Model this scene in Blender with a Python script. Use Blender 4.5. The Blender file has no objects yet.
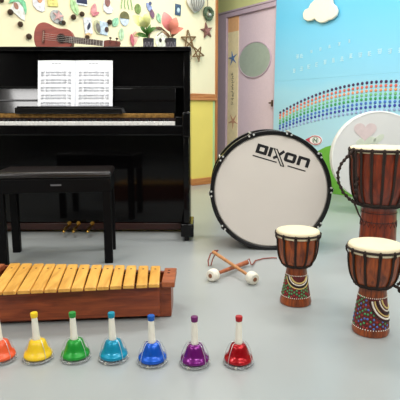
import bpy, bmesh, math, random
from mathutils import Vector, Matrix
random.seed(7)
PI = math.pi
COL = bpy.context.scene.collection
sin, cos = math.sin, math.cos

# ------------------------------------------------------------------ materials
def lin(c):
    return tuple(((v/255)/12.92 if v/255 <= .04045 else ((v/255+.055)/1.055)**2.4) for v in c) + (1,)

_m = {}
def mat(name, c, rough=.5, metal=0, var=.06, scale=30, ior=1.45, coat=0, trans=0, bump=0):
    """principled material whose colour wanders a little with a noise texture"""
    if name in _m: return _m[name]
    m = bpy.data.materials.new(name); m.use_nodes = True
    n, l = m.node_tree.nodes, m.node_tree.links
    b = n['Principled BSDF']
    b.inputs['Roughness'].default_value = rough; b.inputs['Metallic'].default_value = metal
    b.inputs['IOR'].default_value = ior; b.inputs['Coat Weight'].default_value = coat
    b.inputs['Transmission Weight'].default_value = trans
    tc = n.new('ShaderNodeTexCoord'); nz = n.new('ShaderNodeTexNoise'); nz.inputs['Scale'].default_value = scale
    nz.inputs['Detail'].default_value = 4
    l.new(tc.outputs['Object'], nz.inputs['Vector'])
    rp = n.new('ShaderNodeValToRGB'); L = lin(c)
    rp.color_ramp.elements[0].position = .3; rp.color_ramp.elements[1].position = .7
    rp.color_ramp.elements[0].color = tuple(max(0, v*(1-var)) for v in L[:3])+(1,)
    rp.color_ramp.elements[1].color = tuple(min(1, v*(1+var)) for v in L[:3])+(1,)
    l.new(nz.outputs['Fac'], rp.inputs['Fac']); l.new(rp.outputs['Color'], b.inputs['Base Color'])
    if bump:
        bp = n.new('ShaderNodeBump'); bp.inputs['Strength'].default_value = bump; bp.inputs['Distance'].default_value = .002
        l.new(nz.outputs['Fac'], bp.inputs['Height']); l.new(bp.outputs['Normal'], b.inputs['Normal'])
    _m[name] = m
    return m

def wood(name, c1, c2, rough=.4, stretch=(1, 12, 12), scale=4, coat=0):
    if name in _m: return _m[name]
    m = bpy.data.materials.new(name); m.use_nodes = True
    n, l = m.node_tree.nodes, m.node_tree.links
    b = n['Principled BSDF']; b.inputs['Roughness'].default_value = rough; b.inputs['Coat Weight'].default_value = coat
    tc = n.new('ShaderNodeTexCoord'); mp = n.new('ShaderNodeMapping'); mp.inputs['Scale'].default_value = stretch
    nz = n.new('ShaderNodeTexNoise'); nz.inputs['Scale'].default_value = scale; nz.inputs['Detail'].default_value = 6
    nz.inputs['Distortion'].default_value = .8
    rp = n.new('ShaderNodeValToRGB'); rp.color_ramp.elements[0].position = .32; rp.color_ramp.elements[1].position = .68
    rp.color_ramp.elements[0].color = lin(c1); rp.color_ramp.elements[1].color = lin(c2)
    l.new(tc.outputs['Object'], mp.inputs['Vector']); l.new(mp.outputs['Vector'], nz.inputs['Vector'])
    l.new(nz.outputs['Fac'], rp.inputs['Fac']); l.new(rp.outputs['Color'], b.inputs['Base Color'])
    _m[name] = m
    return m

# ------------------------------------------------------------------ mesh builder
class MB:
    def __init__(s): s.bm = bmesh.new()
    def box(s, x0, x1, y0, y1, z0, z1, M=None):
        vs = [s.bm.verts.new((x, y, z)) for x in (x0, x1) for y in (y0, y1) for z in (z0, z1)]
        for f in ((0,1,3,2),(4,6,7,5),(0,4,5,1),(2,3,7,6),(0,2,6,4),(1,5,7,3)): s.bm.faces.new([vs[i] for i in f])
        if M is not None:
            for v in vs: v.co = M @ v.co
        return s
    def hexa(s, pts):          # 8 corners: bottom ring of four, then top ring of four
        vs = [s.bm.verts.new(p) for p in pts]
        for f in ((3,2,1,0),(4,5,6,7),(0,1,5,4),(1,2,6,5),(2,3,7,6),(3,0,4,7)): s.bm.faces.new([vs[i] for i in f])
        return s
    def ring_surface(s, rings, closed_ends=True, loop=False):
        R = [[s.bm.verts.new(p) for p in r] for r in rings]; n = len(R[0])
        pairs = list(zip(R, R[1:])) + ([(R[-1], R[0])] if loop else [])
        for a, b in pairs:
            for i in range(n):
                j = (i+1) % n
                s.bm.faces.new((a[i], a[j], b[j], b[i]))
        if closed_ends and not loop:
            s.bm.faces.new(list(reversed(R[0]))); s.bm.faces.new(R[-1])
        return s
    def lathe(s, prof, seg=32, M=None, ends=True):   # prof: (r, z)
        rings = [[Vector((max(r, 1e-4)*cos(2*PI*i/seg), max(r, 1e-4)*sin(2*PI*i/seg), z)) for i in range(seg)] for r, z in prof]
        if M is not None: rings = [[M @ p for p in r] for r in rings]
        return s.ring_surface(rings, ends)
    def tube(s, pts, r, seg=8, loop=False):
        pts = [Vector(p) for p in pts]; n = len(pts); rings = []; up = None
        for i, p in enumerate(pts):
            if loop: t = (pts[(i+1) % n]-pts[i-1]).normalized()
            else: t = (pts[min(i+1, n-1)]-pts[max(i-1, 0)]).normalized()
            if up is None:
                up = Vector((0, 0, 1)) if abs(t.z) < .9 else Vector((1, 0, 0))
            a = t.cross(up).normalized(); up = a.cross(t).normalized()
            rr = r[i] if isinstance(r, (list, tuple)) else r
            rings.append([p + a*rr*cos(2*PI*k/seg) + up*rr*sin(2*PI*k/seg) for k in range(seg)])
        return s.ring_surface(rings, True, loop)
    def cyl(s, p, q, r0, r1=None, seg=16): return s.tube([p, q], [r0, r0 if r1 is None else r1], seg)
    def ball(s, c, rx, ry=None, rz=None, seg=12, rings=8):
        ry = rx if ry is None else ry; rz = rx if rz is None else rz
        R = []
        for j in range(rings+1):
            a = -PI/2+PI*(.02+.96*j/rings)
            R.append([(c[0]+rx*cos(a)*cos(2*PI*i/seg), c[1]+ry*cos(a)*sin(2*PI*i/seg), c[2]+rz*sin(a)) for i in range(seg)])
        return s.ring_surface(R)
    def slab(s, pts, y0, y1):   # outline in x,z seen from -y; front face at y0, back at y1
        f = [s.bm.verts.new((x, y0, z)) for x, z in pts]; b = [s.bm.verts.new((x, y1, z)) for x, z in pts]
        s.bm.faces.new(f); s.bm.faces.new(list(reversed(b)))
        n = len(pts)
        for i in range(n):
            j = (i+1) % n; s.bm.faces.new((f[i], b[i], b[j], f[j]))
        return s
    def stroke(s, p, q, w, y0, y1):
        p, q = Vector((p[0], p[1])), Vector((q[0], q[1])); d = (q-p).normalized(); n = Vector((-d.y, d.x))*w/2
        return s.slab([tuple(p+n), tuple(q+n), tuple(q-n), tuple(p-n)], y0, y1)
    def build(s, name, m, parent=None, bevel=0, loc=None, rotz=0, smooth=True, ang=35, seg=2):
        bmesh.ops.recalc_face_normals(s.bm, faces=s.bm.faces)
        me = bpy.data.meshes.new(name); s.bm.to_mesh(me); s.bm.free()
        for mm in (m if isinstance(m, list) else [m]): me.materials.append(mm)
        if smooth:
            for p in me.polygons: p.use_smooth = True
            me.set_sharp_from_angle(angle=math.radians(ang))
        o = bpy.data.objects.new(name, me); COL.objects.link(o)
        if parent: o.parent = parent
        if loc is not None: o.location = loc
        o.rotation_euler.z = rotz
        if bevel:
            bv = o.modifiers.new('bevel', 'BEVEL'); bv.width = bevel; bv.segments = seg; bv.limit_method = 'ANGLE'
            bv.harden_normals = False
        return o

def thing(name, label, cat, loc=(0, 0, 0), rotz=0, group=None):
    o = bpy.data.objects.new(name, None); COL.objects.link(o); o.empty_display_size = .05
    o.location = loc; o.rotation_euler.z = rotz
    return tag(o, label, cat, group)
def tag(o, label, cat, group=None):
    o['label'] = label; o['category'] = cat
    if group: o['group'] = group
    return o
def struct(o, label=None):
    o['kind'] = 'structure'
    if label: o['label'] = label
    return o
def ell(rx, rz, n=24, cx=0, cz=0, a0=0, a1=2*PI, rot=0):
    full = abs(a1-a0-2*PI) < 1e-6
    out = []
    for i in range(n):
        a = a0+(a1-a0)*i/(n if full else n-1)
        x, z = rx*cos(a), rz*sin(a)
        out.append((cx+x*cos(rot)-z*sin(rot), cz+x*sin(rot)+z*cos(rot)))
    return out

# ------------------------------------------------------------------ palette
BLACK = mat('piano_black_lacquer', (9, 8, 9), .07, var=.2, ior=1.33)
BLACK2 = mat('piano_black_satin', (11, 10, 10), .28, var=.2, ior=1.35)
IVORY = mat('key_white', (238, 236, 230), .25)
BRASS = mat('brass', (205, 160, 75), .3, 1, .15)
STEEL = mat('steel', (200, 200, 202), .22, 1)
CHROME = mat('chrome', (215, 215, 215), .12, 1)
PAPER = mat('paper', (246, 247, 250), .8, var=.01)
INK = mat('ink', (182, 184, 190), .8)
WHITE = mat('white_paint', (238, 240, 240), .5)
SKIN = mat('drum_skin', (233, 217, 182), .6, var=.05, scale=18)
ROPE = mat('dark_rope', (46, 33, 27), .85, var=.3, scale=180, bump=.5)
PINE = mat('pine_cone_brown', (74, 56, 40), .8, var=.4, scale=120)

# ------------------------------------------------------------------ setting
FLOOR = mat('floor_vinyl', (166, 170, 169), .28, var=.02, scale=3, ior=1.45)
fl = MB().box(-3.0, 4.2, -3.2, 7.2, -.05, 0).build('floor', FLOOR, smooth=False); struct(fl)
CEIL = mat('ceiling_white', (232, 232, 228), .8)
cl = MB().box(-3.0, 4.2, -3.2, 7.2, 2.75, 2.8).build('ceiling', CEIL, smooth=False); struct(cl)

RA, RB = math.radians(40), math.radians(-53)
A0 = Vector((.176, 5.518, 0)); B0 = Vector((1.349, 4.66, 0))
AX = Vector((cos(RA), sin(RA), 0)); AY = Vector((-sin(RA), cos(RA), 0))
BX = Vector((cos(RB), sin(RB), 0)); BY = Vector((-sin(RB), cos(RB), 0))
def onA(k, z, n=0): return A0 - AX*k - AY*n + Vector((0, 0, z))
def onB(k, z, n=0): return B0 - BX*k - BY*n + Vector((0, 0, z))

CREAM = mat('wall_cream', (242, 230, 192), .75, var=.02, scale=4)
YELLOW = mat('wall_yellow', (234, 212, 108), .7, var=.03, scale=4)
GREENY = mat('wall_pale_green', (186, 214, 150), .7, var=.03, scale=4)
w = MB(); w.box(-4.2, 0, 0, .1, .95, 2.75)
wl = w.build('wall_left', CREAM, loc=A0, rotz=RA, smooth=False); struct(wl)
lo = MB().box(-4.2, -.045, 0, .1, 0, .95).build('wall_left_lower', YELLOW, loc=A0, rotz=RA, smooth=False); struct(lo)
gs = MB().box(-.045, 0, 0, .1, 0, .95).build('trim_1', GREENY, loc=A0, rotz=RA, smooth=False); struct(gs)
OAK = wood('oak_trim', (176, 108, 54), (205, 140, 82), .4, (1, 10, 10))
OAKV = wood('oak_trim_upright', (160, 98, 50), (190, 124, 70), .45, (10, 10, 1))
rail = MB().box(-4.2, -.012, -.022, 0, .945, .985).box(-4.2, -.012, -.03, 0, .915, .945).build('trim_2', OAK, loc=A0, rotz=RA, bevel=.004); struct(rail)
bb = MB().box(-4.2, 0, -.015, 0, 0, .075).build('baseboard_left', OAK, loc=A0, rotz=RA, bevel=.004); struct(bb)
cp = MB().box(-.014, .018, -.012, .11, 0, 2.75).build('trim_3', OAKV, loc=A0, rotz=RA, bevel=.004); struct(cp)

WB = mat('wall_yellow_green', (214, 218, 150), .7, var=.03, scale=4)
wr = MB().box(-3.4, 3.2, .05, .15, 0, 2.75).build('wall_right', WB, loc=B0, rotz=RB, smooth=False); struct(wr)
PLAIN = mat('wall_plain_back', (150, 148, 144), .8)
struct(MB().box(-3.0, 4.2, -3.25, -3.2, 0, 2.75).build('wall_back', PLAIN, smooth=False))
struct(MB().box(-3.05, -3.0, -3.2, 7.2, 0, 2.75).build('wall_west', PLAIN, smooth=False))
struct(MB().box(4.2, 4.25, -3.2, 7.2, 0, 2.75).build('wall_east', PLAIN, smooth=False))

# ------------------------------------------------------------------ door, on the right wall (x = -k)
MAUVE = mat('door_mauve', (216, 196, 204), .5, var=.03, scale=60)
MAUVE2 = mat('door_frame_mauve', (190, 170, 182), .5, var=.03)
fr = MB().box(-1.90, -1.715, -.01, .05, 0, 1.935).box(-.93, -.917, .0, .05, 0, 1.885)
fr.box(-1.715, -.917, -.01, .05, 1.885, 1.935).box(-1.94, -.917, -.022, .05, 1.935, 1.955)
frame = fr.build('door_1', MAUVE2, loc=B0, rotz=RB, bevel=.004); struct(frame, 'mauve door and frame between the cream wall and the blue mural')
leaf = MB().box(-1.715, -.93, .025, .05, .005, 1.885).build('door_leaf', MAUVE, frame, bevel=.003)
SASH = mat('sash_cream', (238, 222, 176), .6); SASHO = mat('sash_orange', (232, 180, 128), .6)
strip = MB().box(-1.712, -1.53, .018, .025, .03, 1.72).build('height_chart', SASH, frame)
MB().box(-1.712, -1.53, .017, .025, 1.72, 1.885).build('chart_top', SASHO, strip)
def star_pts(r, n=5, inner=.4, rot=PI/2, cx=0, cz=0):
    return [(cx+(r if i % 2 == 0 else r*inner)*cos(rot+PI*i/n), cz+(r if i % 2 == 0 else r*inner)*sin(rot+PI*i/n)) for i in range(2*n)]
MB().slab(star_pts(.085, 5, .25, .5, -1.625, 1.42), .013, .018).build('star_sticker', mat('sticker_blue', (96, 130, 178), .6), strip)
MB().slab(star_pts(.095, 5, .22, .9, -1.605, .69), .013, .018).build('star_sticker', mat('sticker_tan', (196, 150, 120), .6), strip)
t = MB()
for i in range(9):
    z = 1.24-i*.042
    for j in range(3):
        a, b = random.uniform(-.02, .02), random.uniform(-.016, .016)
        t.stroke((-1.622+a-.013, z+b), (-1.622+a+.013, z+b+random.uniform(-.006, .006)), .006, .015, .018)
    t.stroke((-1.622+random.uniform(-.01, .01), z-.015), (-1.622, z+.015), .006, .015, .018)
t.build('chart_writing', mat('chart_ink', (150, 140, 110), .7), strip, smooth=False)
GP = mat('door_pane_sage', (160, 172, 158), .22, var=.04)
MB().slab(ell(.255, .19, 36, -1.255, 1.37), .014, .025).build('door_pane', GP, leaf, bevel=.004)
MB().tube([(x, .016, z) for x, z in ell(.257, .192, 36, -1.255, 1.37)], .007, 8, True).build('pane_rim', MAUVE2, leaf)
h = MB().box(-.95, -.935, -.012, .025, .85, .92); h.cyl((-.943, -.012, .89), (-.975, -.018, .89), .008)
h.build('door_handle', mat('bronze', (110, 92, 74), .4, .8), leaf, bevel=.002)

# ------------------------------------------------------------------ blue mural
def mural_mat():
    m = bpy.data.materials.new('mural_sky_print'); m.use_nodes = True
    n, l = m.node_tree.nodes, m.node_tree.links; b = n['Principled BSDF']; b.inputs['Roughness'].default_value = .3
    tc = n.new('ShaderNodeTexCoord'); sp = n.new('ShaderNodeSeparateXYZ'); mr = n.new('ShaderNodeMapRange')
    mr.inputs['From Min'].default_value = .3; mr.inputs['From Max'].default_value = 1.9
    nz = n.new('ShaderNodeTexNoise'); nz.inputs['Scale'].default_value = 1.5
    ad = n.new('ShaderNodeMath'); ad.operation = 'MULTIPLY_ADD'; ad.inputs[1].default_value = .12
    rp = n.new('ShaderNodeValToRGB'); e = rp.color_ramp.elements
    e[0].position = .1; e[0].color = lin((178, 214, 228)); e[1].position = .95; e[1].color = lin((106, 196, 232))
    k = e.new(.55); k.color = lin((142, 206, 232)); k = e.new(.50); k.color = lin((156, 210, 230))
    l.new(tc.outputs['Object'], sp.inputs[0]); l.new(sp.outputs['Z'], mr.inputs['Value'])
    l.new(tc.outputs['Object'], nz.inputs['Vector']); l.new(nz.outputs['Fac'], ad.inputs[0]); l.new(mr.outputs['Result'], ad.inputs[2])
    l.new(ad.outputs[0], rp.inputs['Fac']); l.new(rp.outputs['Color'], b.inputs['Base Color'])
    return m
mural = thing('mural_panel', 'sky blue mural panel with dotted rainbow and green hill covering the right wall', 'mural', B0, RB)
MM = mural_mat()
MB().box(-.915, 2.2, 0, .045, 0, 1.112).box(-.915, 2.2, 0, .045, 1.1125, 2.70).build('board', MM, mural, bevel=.0008)
hill = [(-.90, .002), (2.2, .002), (2.2, .5), (1.2, .56), (.5, .56), (.2, .53), (-.05, .49), (-.2, .45), (-.32, .39), (-.45, .34), (-.9, .26)]
MB().slab(hill, -.004, 0).build('hill_print', mat('hill_green', (104, 172, 62), .5, var=.15, scale=8), mural, smooth=False)
def quad3(p, q, r):
    def f(x):
        s = 0
        for (x0, y0), (x1, y1), (x2, y2) in ((p, q, r), (q, p, r), (r, p, q)):
            s += y0*(x-x1)*(x-x2)/((x0-x1)*(x0-x2))
        return s
    return f
outer = quad3((-.807, .79), (-.174, .992), (.548, 1.036)); inner = quad3((-.807, .592), (-.16, .741), (.565, .806))
bands = [('dark plum', (70, 44, 84)), ('coral red', (214, 112, 96)), ('orange', (226, 150, 108)), ('light green', (120, 186, 128)),
         ('green', (66, 158, 96)), ('blue', (72, 116, 190)), ('navy blue', (58, 70, 160)), ('pale lavender', (150, 168, 206))]
for r, (nm, c) in enumerate(bands):
    d = MB(); k = 0; x = -.815
    while x < 1.55:
        z = outer(x)+(inner(x)-outer(x))*r/7
        d.lathe([(.014, 0), (.014, .004), (.0105, .008), (.003, .0095)], 10, Matrix.Translation((x, 0, z)) @ Matrix.Rotation(PI/2, 4, 'X'))
        x += .0475
    o = d.build('rainbow_band', mat('dot_'+nm.replace(' ', '_'), c, .4), mural); o['label'] = nm+' row of rainbow dots'
# writing: one short line and one long arc of small white characters, too small to read
wr_ = MB()
def glyph(cx, cz, s):
    for j in range(3):
        z = cz+s*(-.4+.4*j); a = random.uniform(.25, .5)*s
        wr_.stroke((cx-a, z), (cx+a, z), s*.14, -.003, 0)
    for j in range(2):
        x = cx+s*random.uniform(-.35, .35); wr_.stroke((x, cz-.45*s), (x+random.uniform(-.1, .1)*s, cz+.48*s), s*.14, -.003, 0)
for x in (-.60, -.545): glyph(x, 1.345, .04)
for i in range(13):
    u = -.64+i*.098; glyph(u, 1.20+.09*sin(min(1, i/10)*PI/2)+.012*random.random(), .042)
for i in range(5): glyph(-.42+i*.11, 1.375+.012*i, .03)
wr_.build('writing', mat('mural_writing', (194, 230, 240), .5), mural, smooth=False)
# small oval emblem, printed low on the mural
MB().slab(ell(.086, .05, 28, -.325, .512), -.005, 0).build('emblem', mat('emblem_white', (236, 234, 230), .5), mural)
em = mural.children[-1]
MB().tube([(x, -.005, z) for x, z in ell(.076, .042, 28, -.325, .512)], .0045, 6, True).build('emblem_rim', mat('emblem_red', (196, 70, 90), .5), em)
MB().slab([(-.455, .512), (-.392, .54), (-.398, .512), (-.392, .484)], -.006, -.002).build('emblem_point', mat('emblem_red', (196, 70, 90)), em, smooth=False)
e = MB()
for p, q in (((-.343, .495), (-.343, .529)), ((-.343, .529), (-.307, .495)), ((-.307, .495), (-.307, .529))): e.stroke(p, q, .009, -.007, -.004)
e.build('emblem_letter', mat('emblem_green', (60, 110, 90), .5), em, smooth=False)
MB().tube([(x, -.0055, z) for x, z in ell(.036, .03, 24, -.325, .512)], .0022, 6, True).build('emblem_ring', mat('emblem_green', (60, 110, 90)), em)
# foam cloud fixed to the mural
cp_ = [(-0.201, 0.001), (-0.19, -0.052), (-0.137, -0.081), (-0.081, -0.082), (-0.051, -0.071), (-0.026, -0.095), (0.018, -0.118), (0.071, -0.122), (0.117, -0.109), (0.163, -0.105), (0.206, -0.08), (0.218, -0.038), (0.196, 0.005), (0.16, 0.033), (0.146, 0.08), (0.093, 0.125), (0.021, 0.147), (-0.038, 0.135), (-0.066, 0.099), (-0.108, 0.079), (-0.131, 0.041), (-0.175, 0.035)]
cld = MB().slab(cp_, -.045, -.0115).build('cloud_ornament', mat('foam_cream', (246, 236, 214), .7, var=.03), loc=onB(.315, 1.74, 0), rotz=RB, bevel=.012, seg=3, ang=60)
tag(cld, 'puffy cream foam cloud mounted high on the blue mural', 'cloud')

# ------------------------------------------------------------------ round white drum in front of the mural
rd = thing('round_drum', 'big round white disc with faded pink heart, standing behind the large djembe', 'drum', (1.335, 3.70, 0), math.radians(-4))
MR = Matrix.Translation((0, 0, .448)) @ Matrix.Rotation(PI/2, 4, 'X')
MB().lathe([(.335, -.07), (.341, -.06), (.341, .0), (.337, .010), (.329, .012), (.329, -.06)], 64, MR, True).build('rim', mat('disc_rim_white', (224, 223, 218), .5), rd)
MB().lathe([(.331, 0), (.331, .009), (.001, .0105)], 64, MR, True).build('drumhead', mat('disc_head', (208, 207, 204), .6, var=.02, scale=6), rd)
hp = []
for i in range(32):
    a = 2*PI*i/32; hp.append((.0052*16*sin(a)**3, .0048*(13*cos(a)-5*cos(2*a)-2*cos(3*a)-cos(4*a))))
MB().slab([(x-.10, z+.64) for x, z in hp], -.0128, -.0098).build('heart_print', mat('faded_pink', (206, 188, 186), .7, var=.05), rd, smooth=False)
MB().slab(ell(.075, .03, 20, -.09, .565, rot=.2), -.0122, -.0095).slab(ell(.05, .022, 20, -.0, .58, rot=.7), -.0122, -.0095).build('leaf_print', mat('faded_green', (198, 204, 186), .7), rd, smooth=False)
for sx in (-1, 1):
    MB().box(sx*.06-.02, sx*.06+.02, -.02, .08, 0, .16).build('foot', mat('foot_grey', (120, 118, 114), .6), rd, bevel=.004)

# ------------------------------------------------------------------ piano
PX0, PX1 = -1.51, -.06
pn = thing('upright_piano', 'glossy black upright piano standing against the cream wall', 'piano', (0, 0, 0))
for nm, a, b in (('side_panel', PX0, PX0+.042), ('side_panel', PX1-.042, PX1)):
    MB().box(a, b, 3.095, 3.50, .02, 1.138).build(nm, BLACK, pn, .004)
MB().box(PX0-.006, PX1+.006, 3.075, 3.51, 1.138, 1.164).build('lid', BLACK, pn, .005)
MB().box(PX0+.042, PX1-.042, 3.48, 3.50, .04, 1.138).build('back_board', BLACK2, pn)
up = MB().box(PX0+.042, PX1-.042, 3.135, 3.16, .925, 1.138).build('upper_panel', BLACK, pn, .003)
MB().box(PX0+.042, PX1-.042, 3.118, 3.135, .921, .930).build('panel_molding', BLACK2, up, .002)
# fallboard stands open and leans back a little, two leaves
fb = MB().hexa([(PX0+.05, 3.085, .765), (PX1-.09, 3.085, .765), (PX1-.09, 3.105, .765), (PX0+.05, 3.105, .765),
                (PX0+.05, 3.112, .92), (PX1-.09, 3.112, .92), (PX1-.09, 3.132, .92), (PX0+.05, 3.132, .92)]).build('fallboard', BLACK, pn, .004)
MB().cyl((PX0+.05, 3.098, .845), (PX1-.09, 3.098, .845), .006, seg=10).build('fallboard_hinge', BLACK, fb)
ml = MB().box(-1.12, -.47, 3.005, 3.09, .762, .800).build('music_desk', BLACK2, pn, .006)
MB().box(-1.105, -.485, 3.005, 3.012, .800, .808).build('desk_lip', BLACK, ml, .002)
MB().box(PX0+.09, PX1-.10, 3.045, 3.085, .738, .765).build('key_rail', mat('brass_rail', (150, 112, 58), .4, .7, .45, 60), pn, .003)
MB().box(PX0+.09, PX1-.09, 3.035, 3.10, .72, .738).build('felt_rail', mat('dark_felt', (38, 20, 20), .9), pn)
MB().box(PX0+.042, PX1-.042, 2.925, 3.14, .635, .690).build('keybed', BLACK, pn, .004)
MB().box(PX0+.04, PX1-.04, 2.908, 2.926, .640, .696).build('key_slip', BLACK, pn, .004)
for a, b in ((PX0, PX0+.042), (PX1-.042, PX1)):
    MB().box(a-.003, b+.003, 2.895, 3.10, .625, .775).build('arm', BLACK, pn, .01, seg=3)
for a, b in ((PX0+.042, PX0+.084), (PX1-.086, PX1-.042)):
    MB().box(a, b, 2.925, 3.10, .69, .745).build('key_block', BLACK, pn, .004)
kx0, kx1 = PX0+.086, -.147; kw = (kx1-kx0)/52
for i in range(52):
    MB().box(kx0+i*kw+.0006, kx0+(i+1)*kw-.0006, 2.928, 3.045, .690, .718).build('white_key', IVORY, pn, .0012, seg=1)
EB = mat('key_ebony', (18, 18, 19), .3)
for i in range(51):
    if (i+5) % 7 in (0, 1, 3, 4, 5):
        x = kx0+(i+1)*kw
        MB().hexa([(x-.006, 2.978, .718), (x+.006, 2.978, .718), (x+.006, 3.045, .718), (x-.006, 3.045, .718),
                   (x-.0045, 2.984, .731), (x+.0045, 2.984, .731), (x+.0045, 3.045, .731), (x-.0045, 3.045, .731)]).build('black_key', EB, pn, .001, seg=1)
for a in (PX0+.004, PX1-.038):
    MB().box(a, a+.034, 2.905, 2.955, .10, .63).build('front_leg', BLACK, pn, .004)
    ft = MB().box(a-.018, a+.06, 2.881, 3.12, .028, .108).build('toe_block', BLACK, pn, .006)
    ct = MB(); ct.cyl((a+.005, 2.905, .016), (a+.03, 2.905, .016), .016); ct.build('caster', BLACK2, ft)
MB().box(PX0+.042, PX1-.042, 3.13, 3.155, .065, .64).build('lower_panel', BLACK, pn, .003)
MB().box(PX0+.042, PX1-.042, 3.118, 3.40, .018, .062).build('bottom_board', wood('bottom_board_red_reflection', (44, 18, 12), (66, 28, 18), .3), pn, .003)  # reddish brown here is the xylophone's reflection put into the board's colour
for x in (-.85, -.79, -.70):
    pd = MB(); pd.tube([(x, 3.12, .05), (x, 3.05, .052), (x, 3.0, .046), (x, 2.975, .04)], [.006, .008, .011, .009], 10)
    pd.ball((x, 2.985, .043), .012, .02, .006)
    pd.cyl((x, 3.128, .062), (x, 3.115, .062), .013)
    pd.build('pedal', BRASS, pn)

# ------------------------------------------------------------------ open music book
bk = thing('music_book', 'open white music book with printed staves on the piano music desk', 'book', (-.762, 3.045, .801))
for sx in (-1, 1):
    pg = MB()
    n = 8; W = .228; Hh = .283; rings = []
    for i in range(n+1):
        u = i/n; x = sx*W*u; y = -.010*sin(u*PI)*(1 if sx < 0 else 1)
        rings.append([(x, y-.004, 0), (x, y+.004-.003*u, 0), (x, y+.004-.003*u+.055, Hh), (x, y-.004+.055, Hh)])
    p = pg.ring_surface(rings).build('page', PAPER, bk)
    nt = MB(); tilt = .055/Hh
    def ink(x0, z0, x1, z1):
        u = abs((x0+x1)/2)/W; y = -.010*sin(min(1, u)*PI)-.0046
        nt.hexa([(x0, y+z0*tilt-.0006, z0), (x1, y+z0*tilt-.0006, z0), (x1, y+z0*tilt+.001, z0), (x0, y+z0*tilt+.001, z0),
                 (x0, y+z1*tilt-.0006, z1), (x1, y+z1*tilt-.0006, z1), (x1, y+z1*tilt+.001, z1), (x0, y+z1*tilt+.001, z1)])
    def span(a, b): return (a, b) if sx > 0 else (-b, -a)
    for k in range(3):
        a = .085+k*.02; x0, x1 = span(a, a+.016); ink(x0, .262, x1, .268)
    nt.build('title', INK, p, smooth=False); nt = MB()
    for srow in range(5):
        zb = .215-srow*.046
        for half in (0, .017):
            for li in range(5):
                for seg_ in range(6):
                    x0, x1 = span(.022+seg_*.031, .022+(seg_+1)*.031); ink(x0, zb-half-li*.0022, x1, zb-half-li*.0022+.0005)
            x = .03
            while x < .205:
                dz = random.uniform(-.010, .0); x0, x1 = span(x, x+.004); ink(x0, zb-half+dz, x1, zb-half+dz+.003)
                x0, x1 = span(x+.0032, x+.004); ink(x0, zb-half+dz, x1, zb-half+dz+.010)
                x += random.uniform(.006, .016)
    nt.build('notation', INK, p, smooth=False)
MB().hexa([(-.0022, -.006, .001), (.0022, -.006, .001), (.0022, .004, .001), (-.0022, .004, .001), (-.0022, .049, .281), (.0022, .049, .281), (.0022, .058, .281), (-.0022, .058, .281)]).build('spine', mat('spine_grey', (196, 200, 208), .8), bk)

# ------------------------------------------------------------------ bench
bn = thing('piano_bench', 'low black piano bench with padded leather seat in front of the piano', 'bench', (-.748, 2.558, 0), math.radians(6.5))
MATTE = mat('bench_black', (9, 8, 9), .5, var=.15, ior=1.22)
for sx in (-1, 1):
    for sy in (-1, 1):
        MB().box(sx*.262-.021, sx*.262+.021, sy*.13-.021, sy*.13+.021, 0, .40).build('leg', MATTE, bn, .004)
ap = MB().box(-.285, .285, -.153, .153, .372, .444).build('apron', MATTE, bn, .005)
MB().box(-.01, .042, -.1545, -.152, .408, .416).build('nameplate', mat('nameplate_silver', (116, 116, 120), .4, .3), ap)
LEA = mat('bench_leather', (26, 19, 18), .3, var=.2, scale=90, ior=1.5, bump=.15)
MB().box(-.289, .289, -.160, .160, .444, .478).build('cushion', LEA, bn, .017, seg=4)

# ------------------------------------------------------------------ ukulele, on its side on the piano lid
UK = wood('ukulele_mahogany', (122, 48, 36), (152, 68, 50), .4, (1, 8, 8), 6)
UKD = wood('ukulele_neck_wood', (92, 40, 30), (116, 54, 40), .45, (1, 8, 8), 6)
uk = thing('ukulele', 'small reddish-brown ukulele lying on its side on the piano lid', 'ukulele', (0, 3.37, 1.164))
def uk_outline():
    half = [(-.128, 0), (-.127, .025), (-.118, .058), (-.098, .082), (-.068, .093), (-.035, .088), (-.005, .074), (.018, .066), (.040, .063), (.066, .066), (.09, .066), (.112, .056), (.126, .034), (.130, .012)]
    pts = half+[(x, -z) for x, z in reversed(half[1:])]
    # chaikin
    for _ in range(2):
        o = []
        for i in range(len(pts)):
            a, b = pts[i], pts[(i+1) % len(pts)]
            o += [(a[0]*.75+b[0]*.25, a[1]*.75+b[1]*.25), (a[0]*.25+b[0]*.75, a[1]*.25+b[1]*.75)]
        pts = o
    return pts
UM = Matrix.Translation((-.970, 0, .0955)) @ Matrix.Rotation(math.radians(6.3), 4, 'Y')
def upart(mb, name, m, parent=uk, bevel=0):
    mb.bm.transform(UM); return mb.build(name, m, parent, bevel)
body = upart(MB().slab(uk_outline(), 0, .06), 'body', UK, bevel=.004)
upart(MB().lathe([(.027, 0), (.027, .0008), (.0, .0009)], 28, Matrix.Translation((.055, 0, 0)) @ Matrix.Rotation(PI/2, 4, 'X')), 'sound_hole', mat('hole_dark', (20, 13, 11), .9), body)
upart(MB().tube([(.055+.031*cos(a), -.0004, .031*sin(a)) for a in [2*PI*i/32 for i in range(32)]], .0022, 6, True), 'rosette', mat('rosette_dark', (60, 36, 28), .6), body)
br = upart(MB().box(-.072, -.054, -.007, 0, -.042, .042), 'bridge', UKD, body, .002)
upart(MB().box(-.0645, -.0615, -.0095, -.006, -.032, .032), 'saddle', mat('saddle_tan', (168, 140, 118), .5), br)
nk = upart(MB().hexa([(.12, 0, -.021), (.33, 0, -.017), (.33, .018, -.012), (.12, .026, -.016), (.12, 0, .021), (.33, 0, .017), (.33, .018, .012), (.12, .026, .016)]), 'neck', UKD, uk, .003)
fbd = upart(MB().hexa([(.082, -.004, -.022), (.33, -.004, -.0175), (.33, .001, -.0175), (.082, .001, -.022), (.082, -.004, .022), (.33, -.004, .0175), (.33, .001, .0175), (.082, .001, .022)]), 'fretboard', mat('fretboard_dark', (58, 42, 38), .5), nk)
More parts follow.
